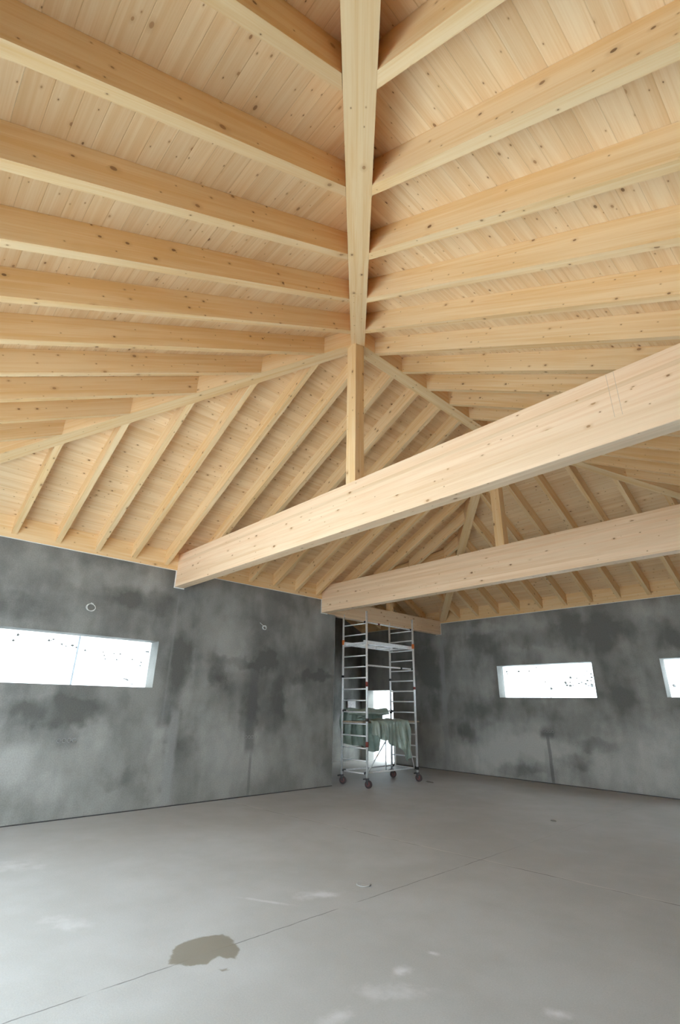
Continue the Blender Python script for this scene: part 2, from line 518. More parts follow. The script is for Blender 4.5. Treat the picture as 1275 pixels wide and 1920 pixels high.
def tube_bm(bm, pts, r, seg=10, closed=False):
    """a tube through the points"""
    pts = [Vector(p) for p in pts]
    n = len(pts)
    rings = []
    ref = None
    for i, p in enumerate(pts):
        if closed:
            d = pts[(i + 1) % n] - pts[i - 1]
        else:
            d = pts[min(i + 1, n - 1)] - pts[max(i - 1, 0)]
        d.normalize()
        if ref is None:
            ref = Vector((0, 0, 1)) if abs(d.z) < 0.9 else Vector((1, 0, 0))
        a = (ref - d * ref.dot(d)).normalized()
        ref = a
        b = d.cross(a)
        rr = r[i] if isinstance(r, (list, tuple)) else r
        rings.append([bm.verts.new(p + (a * math.cos(k * 2 * math.pi / seg) + b * math.sin(k * 2 * math.pi / seg)) * rr) for k in range(seg)])
    m = n if closed else n - 1
    for i in range(m):
        A, B = rings[i], rings[(i + 1) % n]
        for k in range(seg):
            f = bm.faces.new((A[k], A[(k + 1) % seg], B[(k + 1) % seg], B[k]))
            f.smooth = True
    if not closed:
        bm.faces.new(rings[0][::-1])
        bm.faces.new(rings[-1])


def tube(name, pts, r, mat, parent=None, seg=10, closed=False, org=None):
    bm = bmesh.new()
    o_ = Vector(org) if org is not None else Vector((0, 0, 0))
    tube_bm(bm, [Vector(p) - o_ for p in pts], r, seg, closed)
    me = bpy.data.meshes.new(name)
    bm.to_mesh(me)
    bm.free()
    o = link(name, me, mat, parent)
    if parent is None:
        o.location = o_
    return o


def wall(name, axis, face, out, u0, u1, z1, holes, mat, zt=None):
    """a wall slab whose inner face stands at `face` on the given axis (0: x const, 1: y const) and which
    reaches to `out`; holes are (u0,u1,z0,z1). zt: optional top height as a function of u"""
    us = sorted({u0, u1, *[h[0] for h in holes], *[h[1] for h in holes]})
    zs = sorted({0.0, z1, *[h[2] for h in holes], *[h[3] for h in holes]})
    us = [u for u in us if u0 <= u <= u1]
    zs = [z for z in zs if 0 <= z <= z1]

    def solid(i, j):
        if not (0 <= i < len(us) - 1 and 0 <= j < len(zs) - 1):
            return False
        cu, cz = (us[i] + us[i + 1]) / 2, (zs[j] + zs[j + 1]) / 2
        return not any(h[0] < cu < h[1] and h[2] < cz < h[3] for h in holes)
    bm = bmesh.new()
    cache = {}

    def V(u, d, z):
        if zt is not None and z == z1:
            z = zt(u)
        k = (round(u, 5), d, round(z, 5))
        if k not in cache:
            cache[k] = bm.verts.new((d, u, z) if axis == 0 else (u, d, z))
        return cache[k]
    for i in range(len(us) - 1):
        for j in range(len(zs) - 1):
            if not solid(i, j):
                continue
            a, b, c, d = us[i], us[i + 1], zs[j], zs[j + 1]
            for q in (face, out):
                bm.faces.new((V(a, q, c), V(b, q, c), V(b, q, d), V(a, q, d)))
            for (di, dj, e) in ((-1, 0, ((a, c), (a, d))), (1, 0, ((b, c), (b, d))), (0, -1, ((a, c), (b, c))), (0, 1, ((a, d), (b, d)))):
                if not solid(i + di, j + dj):
                    (p, r), (p2, r2) = e
                    bm.faces.new((V(p, face, r), V(p2, face, r2), V(p2, out, r2), V(p, out, r)))
    bmesh.ops.recalc_face_normals(bm, faces=bm.faces)
    me = bpy.data.meshes.new(name)
    bm.to_mesh(me)
    bm.free()
    o = link(name, me, mat)
    return tag(o, kind='structure')


# ---------------------------------------------------------------- the shell
floor = prism('floor', [(WX - 0.4, -0.4), (LX + 0.4, -0.4), (LX + 0.4, LY + 0.4), (WX - 0.4, LY + 0.4)], -0.2, 0.0, M_FLOOR)
tag(floor, kind='structure')

WIN1 = (1.93, 4.327, 1.815, 2.580)
WIN2 = (1.632, 4.032, 1.838, 2.612)
WIN3 = (5.415, 6.1, 1.850, 2.613)
DOOR1 = (-3.09, -1.99, 0.0, 2.04)
DOOR2 = (0.9, 7.7, 0.0, 3.7)
ADDED_OPENING = (6.6, 9.15, 0.0, 2.1)  # unseen glazed opening, added to brighten the far floor
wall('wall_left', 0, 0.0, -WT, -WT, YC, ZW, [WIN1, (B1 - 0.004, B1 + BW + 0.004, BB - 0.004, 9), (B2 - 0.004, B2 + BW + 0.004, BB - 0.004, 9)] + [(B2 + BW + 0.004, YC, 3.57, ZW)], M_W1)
wall('wall_far', 1, LY, LY + WT, WX - WT, LX + WT, ZW, [WIN2, WIN3, DOOR1, ADDED_OPENING, (-0.265, -0.075, 3.57, ZW)], M_W2)
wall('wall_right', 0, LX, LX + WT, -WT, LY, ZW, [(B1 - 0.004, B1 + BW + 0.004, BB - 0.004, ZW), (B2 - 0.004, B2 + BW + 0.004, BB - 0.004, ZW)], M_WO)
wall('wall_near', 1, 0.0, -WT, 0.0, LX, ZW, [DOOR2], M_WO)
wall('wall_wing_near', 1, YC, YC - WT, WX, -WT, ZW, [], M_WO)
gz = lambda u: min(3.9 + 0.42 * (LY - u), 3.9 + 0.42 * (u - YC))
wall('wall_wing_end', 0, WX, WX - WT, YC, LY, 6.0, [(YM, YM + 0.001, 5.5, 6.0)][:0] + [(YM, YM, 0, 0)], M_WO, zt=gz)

# ceilings: tongue-and-groove boards over the rafters
bz = lambda f: (lambda x, y: f(x, y) + DV + 0.002)
bt = lambda f: (lambda x, y: f(x, y) + DV + 0.06)
E, EO = 0.32, 1.4      # unseen roof overhang: E short, EO deepened to hold daylight off the walls
A_, B_, C_ = (AX, AX), (AX, LY - AX), (XM, YM)
for nm, poly, f, ud in (
        ('ceiling_left', [(-EO, -E), (-E, -E), A_, B_, C_, (-EO, YC - EO)], zF1, (0, 1, 0)),
        ('ceiling_near', [(-E, -E), (LX + E, -E), A_], zFL, (1, 0, 0)),
        ('ceiling_right', [(LX + E, -E), (LX + E, LY + E), B_, A_], zFR, (0, 1, 0)),
        ('ceiling_far', [(LX + E, LY + E), (-0.9, LY + E), (-0.9, LY + 2.7), (WX - E, LY + 2.7), (WX - E, YM), C_, B_], zF2, (1, 0, 0)),  # eave stretched out of view past the wing door to cut its daylight
        ('ceiling_wing', [(-EO, YC - EO), C_, (WX - E, YM), (WX - E, YC - EO)], zFW, (1, 0, 0))):
    o = prism(nm, poly, bz(f), bt(f), M_BOARD, ud)
    tag(o, kind='structure')

# boards standing on the wall heads between the rafters, and the white beads under them
PT = ZR + DV
PB = ZW + 0.012
nt = [0]


def trim(x0, x1, y0, y1, z0, z1, mat, ud):
    nt[0] += 1
    o = box('trim_%d' % nt[0], x0, x1, y0, y1, z0, z1, mat, ud)
    return tag(o, kind='structure')


for y0, y1 in ((0.0, B1 - 0.002), (B1 + BW + 0.002, B2 - 0.002)):
    trim(-0.06, 0.0, y0, y1, PB, PT, M_RAFT, (0, 1, 0))
    trim(-0.05, 0.006, y0, y1, ZW, PB, M_BEAD, (0, 1, 0))
    trim(LX, LX + 0.06, y0, y1, PB, PT, M_RAFT, (0, 1, 0))
    trim(LX - 0.006, LX + 0.05, y0, y1, ZW, PB, M_BEAD, (0, 1, 0))
trim(LX, LX + 0.06, B2 + BW + 0.002, LY, PB, PT, M_RAFT, (0, 1, 0))
trim(LX - 0.006, LX + 0.05, B2 + BW + 0.002, LY, ZW, PB, M_BEAD, (0, 1, 0))
trim(-0.06, 0.0, B2 + BW + 0.002, YC, 4.0, PT, M_RAFT, (0, 1, 0))
trim(-0.07, LX, LY, LY + 0.06, PB, PT, M_RAFT, (1, 0, 0))
trim(-0.07, LX, LY - 0.006, LY + 0.05, ZW, PB, M_BEAD, (1, 0, 0))
trim(WX, -0.27, LY, LY + 0.06, PB, PT, M_RAFT, (1, 0, 0))
trim(WX, -0.27, LY - 0.006, LY + 0.05, ZW, PB, M_BEAD, (1, 0, 0))
trim(0.0, LX, -0.06, 0.0, PB, PT, M_RAFT, (1, 0, 0))
trim(0.0, LX, -0.05, 0.006, ZW, PB, M_BEAD, (1, 0, 0))
trim(WX, -0.27, YC - 0.06, YC, PB, PT, M_RAFT, (1, 0, 0))
trim(-0.27, -0.07, LY, LY + 0.06, 3.96, PT, M_RAFT, (1, 0, 0))
for b in (B1, B2):
    for x in (-0.06, LX):
        trim(x, x + 0.06, b, b + BW, BT + 0.002, PT, M_RAFT, (0, 1, 0))
# boarding on the wing's gable, above the raking wall head
bm = bmesh.new()
ys = (YC, YM, LY)
vs2 = [[[bm.verts.new((x, y, z)) for z in (gz(y), (zFW(0, y) if y < YM else zF2(0, y)) + DV)] for y in ys] for x in (WX - 0.03, WX)]
for i in range(2):
    for q in range(2):
        v = vs2[q]
        bm.faces.new((v[i][0], v[i + 1][0], v[i + 1][1], v[i][1]))
    for z in range(2):
        bm.faces.new((vs2[0][i][z], vs2[0][i + 1][z], vs2[1][i + 1][z], vs2[1][i][z]))
bmesh.ops.recalc_face_normals(bm, faces=bm.faces)
bm.normal_update()
me = bpy.data.meshes.new('trim_gable')
bm.to_mesh(me); bm.free()
uv_faces(me, (0, 1, 0))
nt[0] += 1
tag(link('trim_%d' % nt[0], me, M_BOARD), kind='structure')
# beads round the beam pockets
for b in (B1, B2):
    trim(-0.02, 0.006, b - 0.024, b - 0.003, BB - 0.022, ZW, M_BEAD, (0, 0, 1))
    trim(-0.02, 0.006, b - 0.003, b + BW, BB - 0.022, BB - 0.004, M_BEAD, (0, 1, 0))
trim(-0.074, -0.06, LY - 0.006, LY + 0.02, 3.555, ZW, M_BEAD, (0, 0, 1))
trim(-0.26, -0.074, LY - 0.006, LY + 0.02, 3.555, 3.568, M_BEAD, (1, 0, 0))
trim(-0.02, 0.002, YC - 0.006, YC + 0.002, 0.0, 3.56, M_SOCK, (0, 0, 1))
for nm, x0, x1, y0, y1 in (('gap_strip_left', 0.0, 0.008, 0.0, YC), ('gap_strip_far', -1.95, 6.35, LY - 0.008, LY)):  # thin dark strips standing in for the dark gap at the wall foot
    tag(box(nm, x0, x1, y0, y1, 0.0005, 0.014, M_DARK), kind='structure')


def window(n, axis, face_out, sgn, u0, u1, z0, z1, mun=True, base=0.0):
    """fixed glazing fastened to the outside of the wall: frame, panes, centre bar"""
    d0, d1 = (face_out, face_out + sgn * 0.05)
    fr = 0.06
    bm = bmesh.new()

    def bx(a, b, c, d, e0, e1):
        m = Matrix.Identity(4)
        q = [(a, c), (b, c), (b, d), (a, d)]
        vs_ = []
        for dd in (e0, e1):
            vs_.append([bm.verts.new((dd, u, z) if axis == 0 else (u, dd, z)) for u, z in q])
        lo, hi = vs_
        bm.faces.new(lo); bm.faces.new(hi)
        for k in range(4):
            bm.faces.new((lo[k], lo[(k + 1) % 4], hi[(k + 1) % 4], hi[k]))
    bx(u0 - fr, u1 + fr, z1, z1 + fr, d0, d1)
    if not base:
        bx(u0 - fr, u1 + fr, z0 - fr, z0, d0, d1)
    bx(u0 - fr, u0, z0, z1, d0, d1)
    bx(u1, u1 + fr, z0, z1, d0, d1)
    bmesh.ops.recalc_face_normals(bm, faces=bm.faces)
    me = bpy.data.meshes.new(n)
    bm.to_mesh(me); bm.free()
    o = tag(link(n, me, M_WHITE), kind='structure')
    e = sgn * 0.022
    if axis == 0:
        box('window_pane', min(d0 + e, d0 + e * 1.3), max(d0 + e, d0 + e * 1.3), u0, u1, z0, z1, M_GLASS, (0, 1, 0), o)
    else:
        box('window_pane', u0, u1, min(d0 + e, d0 + e * 1.3), max(d0 + e, d0 + e * 1.3), z0, z1, M_GLASS, (1, 0, 0), o)
    if mun:
        for uc in ([(u0 + u1) / 2] if mun is True else mun):
            lo, hi = sorted((d0 + sgn * 0.030, d0 + sgn * 0.036))
            if axis == 0:
                box('glazing_bar', lo, hi, uc - 0.014, uc + 0.014, z0, z1, M_JOINT, (0, 0, 1), o)
            else:
                box('glazing_bar', uc - 0.007, uc + 0.007, lo, hi, z0, z1, M_WHITE, (0, 0, 1), o)
    return o


window('window_1', 0, -WT, -1, *WIN1)
window('window_2', 1, LY + WT, 1, *WIN2)
window('window_3', 1, LY + WT, 1, *WIN3)
window('door_1', 1, LY + WT, 1, *DOOR1, mun=False, base=1)
window('door_2', 1, -WT, -1, *DOOR2, mun=[DOOR2[0] + 1.85, DOOR2[0] + 3.65, DOOR2[0] + 5.5], base=1)
window('added_opening', 1, LY + WT, 1, *ADDED_OPENING, mun=True, base=1)

# snow outside, rising to a hillside
bm = bmesh.new()
N = 80
grid = []
for i in range(N + 1):
    row = []
    for j in range(N + 1):
        x = -150 + 300 * i / N
        y = -150 + 300 * j / N
        dx = max(0, -12 - x, x - 20)
        dy = max(0, -14 - y, y - 24)
        d = math.hypot(dx, dy)
        z = -0.22 + 0.30 * max(0, d - 4) + (noise.noise(Vector((x * 0.05, y * 0.05, 0))) * 1.5 if d > 8 else 0)
        row.append(bm.verts.new((x, y, z)))
    grid.append(row)
for i in range(N):
    for j in range(N):
        f = bm.faces.new((grid[i][j], grid[i + 1][j], grid[i + 1][j + 1], grid[i][j + 1]))
        f.smooth = True
me = bpy.data.meshes.new('snow_ground')
bm.to_mesh(me); bm.free()
tag(link('snow_ground', me, M_SNOW), kind='structure')

# low scrub showing through the snow on the hillside
bm = bmesh.new()
rs = random.Random(3)
for (x, y, n, sp) in ((-36, 8.2, 2, 0.5), (-33, 7.9, 2, 0.4), (-35, 11.3, 4, 0.7), (-34, 12.1, 5, 0.6), (-33.4, 15.6, 8, 0.9), (-33.0, 16.4, 4, 0.6), (-30.5, 16.6, 3, 0.6), (-28.7, 15.7, 2, 0.4),
                     (-15, 42.5, 2, 0.6), (-13.5, 42.4, 3, 0.6), (-12.3, 43.5, 2, 0.5), (-7.5, 42.8, 4, 0.5), (-7.1, 41.6, 5, 0.5), (-6.8, 39.6, 6, 0.7), (-7.3, 38.9, 7, 0.8), (-8.0, 39.1, 4, 0.7), (-5.8, 38.0, 3, 0.4), (-0.8, 38, 3, 0.6)):
    for k in range(n):
        a, b = x + rs.gauss(0, sp), y + rs.gauss(0, sp)
        d = math.hypot(max(0, -12 - a, a - 20), max(0, -14 - b, b - 24))
        z = -0.22 + 0.30 * max(0, d - 4) + (noise.noise(Vector((a * 0.05, b * 0.05, 0))) * 1.5 if d > 8 else 0)
        r = rs.uniform(0.04, 0.09)
        c = bmesh.ops.create_icosphere(bm, subdivisions=1, radius=r)
        for v in c['verts']:
            v.co = v.co * (1 + 0.5 * rs.random()) + Vector((a, b, z + r * 0.4))
me = bpy.data.meshes.new('scrub')
bm.to_mesh(me); bm.free()
tag(link('scrub', me, plain('dark_scrub', (0.025, 0.025, 0.022), 0.9)), 'sparse dark scrub poking through the snow on the hillside outside', 'scrub', kind='stuff')

# ---------------------------------------------------------------- roof timbers
def hz(t):
    return ZR + S * (t - Q2)


def hip(poly, foot, label, cat='hip rafter'):
    """a hip beam on its plan polygon; its underside rises S per metre of x from the foot corner"""
    d = Vector((1 if foot[0] < AX else -1, 1 if foot[1] < LY / 2 else -1)).normalized()
    z0 = hz(0.0)
    zf = lambda x, y: z0 + S * ((x - foot[0]) * d.x + (y - foot[1]) * d.y) / math.sqrt(2)
    o = prism('hip_rafter', poly, zf, lambda x, y: zf(x, y) + DV - 0.003, M_HIP, (d.x, d.y, S / math.sqrt(2)))
    return tag(o, label, cat, 'hip beams meeting at the tops of the posts')


PW = 0.167
PX0, PX1 = AX - PW / 2, AX + PW / 2
P1Y0, P1Y1, P2Y0, P2Y1 = 4.4905, 4.655, 8.102, 8.258
h = HW / 2
k = h * math.sqrt(2)
g_ = 0.001
NB = 0.0
mx = lambda poly: [(2 * AX - x, y) for x, y in poly]
near = [(AX + g_, AX - k), (AX + g_, P1Y0 - g_), (PX1 + g_, P1Y0 - g_), (PX1 + g_, P1Y1), (AX + h, P1Y1), (LX, k), (LX, 0.004), (LX - k, 0.004)]
far = [(AX + g_, LY - AX + k), (AX + g_, P2Y1 + g_), (PX1 + g_, P2Y1 + g_), (PX1 + g_, LY - AX - 0.041), (AX + h, LY - AX - 0.041), (LX, LY - k), (LX, LY - 0.004), (LX - k, LY - 0.004)]
hip(near, (LX, 0), 'long hip beam coming down from the post top straight towards the viewer overhead')
hip(mx(near), (0, 0), 'pale hip beam slanting from near post top down to the left edge')
hip(far, (LX, LY), 'hip beam seen between the two tie beams, running down to the right edge')
hip(mx(far), (0, LY), 'steep hip beam behind the tie beams, ending above the scaffold at the far wall')
# ridge
zrd = ZR + S * (AX - h)
tag(box('ridge_beam', AX - h, AX + h, P1Y1 + g_, P2Y0 - g_, zrd, zrd + DV + 0.02, M_HIP, (0, 1, 0)), 'pale ridge beam running from the near post top away behind the big tie beam', 'ridge beam')
# wing ridge
zwr = ZR + S * (XM - 0.06)
tag(box('wing_ridge_beam', WX + 0.01, XM - 0.35, YM - 0.06, YM + 0.06, zwr, zwr + DV - 0.02, M_HIP, (1, 0, 0)), 'small ridge beam of the side wing above the scaffold', 'ridge beam')
# valley between hall and wing: from the wall corner up to the hip
vd = Vector((1, 1)).normalized()
vn = Vector((-vd.y, vd.x))
VP = lambda a, b: (vd.x * a + vn.x * b, YC + vd.y * a + vn.y * b)
VL = XM * math.sqrt(2)
vw = 0.06
vpoly = [VP(0.09, vw), VP(0.09, -vw), VP(VL - 0.105, -vw), VP(VL - 0.105, vw)]
vz = lambda x, y: ZR + S * ((x * vd.x + (y - YC) * vd.y) / math.sqrt(2)) - 0.035
tag(prism('valley_rafter', vpoly, vz, lambda x, y: vz(x, y) + DV, M_HIP, (1, 1, S)), 'orange-brown valley beam rising from the left wall corner behind the farther tie beam', 'valley rafter')


def rafter(poly, f, ud, label, group):
    o = prism('rafter', poly, f, lambda x, y: f(x, y) + DV, M_RAFT, ud)
    return tag(o, label, 'rafter', group)


R2 = math.sqrt(2)
# hip edges as half planes (kept side: away from the hip)
gap = 0.001
hb = HW / 2 + gap
ORD = ['topmost', 'second', 'third', 'fourth', 'fifth', 'sixth', 'seventh', 'eighth', 'ninth', 'tenth', 'eleventh', 'twelfth', 'thirteenth', 'fourteenth', 'fifteenth', 'sixteenth', 'seventeenth', 'eighteenth', 'nineteenth', 'twentieth']

# --- slope on the near hip end (left half of the photo, orange sides)
X0 = 7.4145
LFL = ['topmost orange-sided rafter left of the overhead hip, cut by the photo\'s top edge',
       'second orange-sided rafter left of the overhead hip, reaching the left edge',
       'third orange-sided rafter from the top, left of the overhead hip',
       'fourth orange-sided rafter from the top, left of the overhead hip',
       'fifth orange-sided rafter from the top, lowest to meet the overhead hip',
       'longest orange-sided rafter ending on the left hip, left of near post top',
       'second longest orange-sided rafter ending on the left hip below the post top',
       'middle one of the five orange-sided rafters ending on the left hip',
       'second shortest orange-sided rafter with a square end on the left hip',
       'shortest orange-sided rafter, low at the left edge above the pale hip']
for j, lb in enumerate(LFL):
    x1 = X0 - j * DS
    poly = [(x1 - RW, 0.0), (x1, 0.0), (x1, AX + 1), (x1 - RW, AX + 1)]
    # left hip: y <= x side; overhead hip: y <= LX - x side
    poly = clip(poly, -hb / R2, hb / R2 - 2 * hb / R2 * 1 + hb / R2, 0, 0) if False else poly
    poly = clip(poly, hb / R2, -hb / R2, -1 / R2, 1 / R2)
    poly = clip(poly, LX - hb / R2, -hb / R2, 1 / R2, 1 / R2)
    rafter(poly, zFL, (0, 1, S), lb, 'orange-sided rafters of the near roof slope')

# --- slope over the left wall
Y0 = 1.7602
LF1 = ['leftmost pale rafter standing on the left wall above the window',
       'second pale rafter from the left on the left wall',
       'third pale rafter from the left on the left wall',
       'fourth pale rafter from the left, second left of the big tie beam\'s end',
       'fifth pale rafter from the left, its foot just left of the big tie beam\'s end',
       'pale rafter passing behind the near post top, its foot hidden by the big tie beam',
       'pale rafter right of the near post, first to meet the ridge in sight',
       'pale rafter with the first foot in sight below the big tie beam',
       'pale rafter with the second foot to the right below the big tie beam',
       'pale rafter with the third foot to the right below the big tie beam',
       'pale rafter with its foot just left of the farther tie beam\'s end',
       'pale rafter landing on the left wall corner behind the farther tie beam',
       'longest rafter landing on the orange-brown valley beam behind the tie beams',
       'short rafter between the valley beam and the steep hip behind the tie beams',
       'shortest rafter at the meeting of valley beam and steep hip']
for i, lb in enumerate(LF1):
    y0 = Y0 + i * DS
    poly = [(0.0, y0), (AX - HW / 2 - gap, y0), (AX - HW / 2 - gap, y0 + RW), (0.0, y0 + RW)]
    poly = clip(poly, -hb / R2, hb / R2, 1 / R2, -1 / R2)           # left hip: keep y >= x
    poly = clip(poly, -hb / R2, LY - hb / R2, 1 / R2, 1 / R2)       # far hip: keep x + y <= LY
    vb = vw + gap
    poly = clip(poly, vb / R2, YC - vb / R2, -1 / R2, 1 / R2)       # valley: keep y - YC <= x
    rafter(poly, zF1, (1, 0, S), lb, 'pale rafters over the left wall')

# --- slope over the right wall
YR = 1.8038
LFR = {0: 'topmost pale rafter right of the overhead hip, cut by the photo\'s top edge',
       1: 'second pale rafter right of the overhead hip, first to reach the right edge',
       2: 'third pale rafter from the top, right of the overhead hip',
       3: 'fourth pale rafter from the top, right of the overhead hip',
       4: 'fifth pale rafter from the top, lowest to meet the overhead hip on its right',
       5: 'right-slope rafter meeting the ridge just beside the near post top',
       6: 'second rafter down the ridge from the near post top, on the right slope',
       7: 'third rafter down the ridge from the near post top, on the right slope',
       8: 'fourth rafter down the ridge from the near post top, on the right slope',
       9: 'fifth rafter down the ridge, just above the big tie beam',
       10: 'rafter on the right slope hidden at its top by the big tie beam',
       11: 'rafter under the big tie beam at right, topmost between the tie beams',
       12: 'second rafter under the big tie beam at right, between the tie beams',
       13: 'third rafter under the big tie beam at right, ending on the hip',
       14: 'fourth rafter under the big tie beam at right, ending lower on the hip',
       15: 'fifth rafter in the gap between the tie beams, close to the right edge',
       16: 'lowest rafter of the right slope, next to the far wall'}
for j, lb in LFR.items():
    y0 = YR + j * DS
    poly = [(AX + HW / 2 + gap, y0), (LX, y0), (LX, y0 + RW), (AX + HW / 2 + gap, y0 + RW)]
    poly = clip(poly, LX + hb / R2, hb / R2, -1 / R2, -1 / R2)      # overhead hip: keep x + y >= LX
    poly = clip(poly, LX + hb / R2, LY - hb / R2, -1 / R2, 1 / R2)  # far right hip
    if len(poly) < 3:
        continue
    rafter(poly, zFR, (1, 0, -S), lb, 'pale rafters of the right roof slope')

# --- slope over the far wall
X2 = 0.6259
LF2 = {0: 'brown-sided rafter over the far wall, its foot first right of the steep hip',
       1: 'brown-sided rafter over the far wall, its foot second right of the steep hip',
       2: 'brown-sided rafter over the far wall, its foot third right of the steep hip',
       3: 'brown-sided rafter over the far wall, its foot fourth right of the steep hip',
       4: 'brown-sided rafter over the far wall, its foot fifth right of the steep hip',
       5: 'brown-sided rafter over the far wall, its foot sixth right of the steep hip',
       6: 'brown-sided rafter over the far wall, its foot seventh right of the steep hip',
       7: 'brown-sided rafter over the far wall, its foot eighth right of the steep hip',
       8: 'brown-sided rafter over the far wall, its foot ninth right of the steep hip',
       9: 'brown-sided rafter over the far wall ending high on the far right hip',
       10: 'short brown-sided rafter over the far wall ending lower on the far right hip'}
for k, lb in LF2.items():
    x1 = X2 + k * DS
    poly = [(x1 - RW, AX + 2), (x1, AX + 2), (x1, LY), (x1 - RW, LY)]
    poly = clip(poly, hb / R2, LY + hb / R2, -1 / R2, -1 / R2)
    poly = clip(poly, LX - hb / R2, LY + hb / R2, 1 / R2, -1 / R2)
    poly = clip(poly, 0, LY - 0.002, 0, 1)
    rafter(poly, zF2, (0, 1, -S), lb, 'brown-sided rafters over the far wall')
# jack pieces left of the steep hip, up to the wing's ridge
LJ = {2: 'short rafter piece left of the steep hip, uppermost above the wing tie beam',
      1: 'rafter piece left of the steep hip, second to its left above the wing tie beam',
      0: 'rafter piece left of the steep hip, third to its left above the wing tie beam'}
for k, lb in LJ.items():
    x1 = X2 + k * DS
    poly = [(x1 - RW, YM + 0.061), (x1, YM + 0.061), (x1, LY), (x1 - RW, LY)]
    poly = clip(poly, -hb / R2, LY - hb / R2, 1 / R2, 1 / R2)
    if len(poly) > 2:
        rafter(poly, zF2, (0, 1, -S), lb, 'rafters of the wing')
LW = ['rafter of the wing, next left of the short post on the wing tie beam',
      'rafter of the wing, second left of the short post on the wing tie beam',
      'rafter of the wing, third left of the short post on the wing tie beam',
      'rafter of the wing low behind the scaffold top',
      'rafter of the wing nearest its end wall']
for k, lb in enumerate(LW):
    x1 = 0.0129 - (k + 1) * DS + 0.0
    poly = [(x1 - RW, YM + 0.061), (x1, YM + 0.061), (x1, LY - 0.002), (x1 - RW, LY - 0.002)]
    rafter(poly, zF2, (0, 1, -S), lb, 'rafters of the wing')

# --- tie beams and posts
def beam(name, x0, x1, y0, y1, z0, z1, ud, label):
    o = box(name, x0, x1, y0, y1, z0, z1, M_GLU, ud, bevel=0.004)
    return tag(o, label, 'tie beam', 'glued timber tie beams')


big = beam('tie_beam', -0.16, LX + 0.16, B1, B1 + BW, BB, BT, (1, 0, 0), 'big pale glulam tie beam crossing the whole photo under the near post')
for xp in (7.660, 7.718):
    o = box('pencil_mark', xp - 0.0017, xp + 0.0017, B1 - 0.0008, B1 - 0.0001, 3.78, BT - 0.006, M_PENCIL, (0, 0, 1), big)
    o['label'] = 'thin grey pencil line across the beam'
beam('tie_beam', -0.16, LX + 0.16, B2, B2 + BW, BB, BT, (1, 0, 0), 'farther glulam tie beam from the left wall corner under the second post')
beam('tie_beam', -0.26, -0.08, B2 + BW + 0.006, LY + 0.15, 3.574, 3.955, (0, 1, 0), 'short orange-brown tie beam above the scaffold, spanning to the far wall')
for y0, y1, lb in ((P1Y0, P1Y1, 'near king post standing on the big tie beam at the meeting of the hips'),
                   (P2Y0, P2Y1, 'far king post standing on the farther tie beam, pale front and orange side')):
    o = box('king_post', PX0, PX1, y0, y1, BT, zrd + 0.12, M_HIP, (0, 0, 1), bevel=0.003)
    tag(o, lb, 'post', 'king posts under the ridge')
o = box('king_post', -0.24, -0.10, YM - 0.07, YM + 0.07, 3.955, zwr, M_HIP, (0, 0, 1), bevel=0.003)
tag(o, 'stub of a short post on the wing tie beam above the scaffold', 'post', 'king posts under the ridge')

# ---------------------------------------------------------------- mobile scaffold
SX0, SX1, SY0, SY1 = -0.10, 0.67, 8.892, 10.557
sc = empty('mobile_scaffold', ((SX0 + SX1) / 2, (SY0 + SY1) / 2, 0), 'aluminium mobile scaffold tower on red castors by the left wall corner', 'scaffold')
SO = sc.location


def stube(name, a, b, r, mat=M_ALU, parent=None, seg=12):
    bm = bmesh.new()
    par = parent or sc
    off = SO
    tube_bm(bm, [Vector(a) - off, Vector(b) - off], r, seg)
    me = bpy.data.meshes.new(name)
    bm.to_mesh(me); bm.free()
    return link(name, me, mat, par)


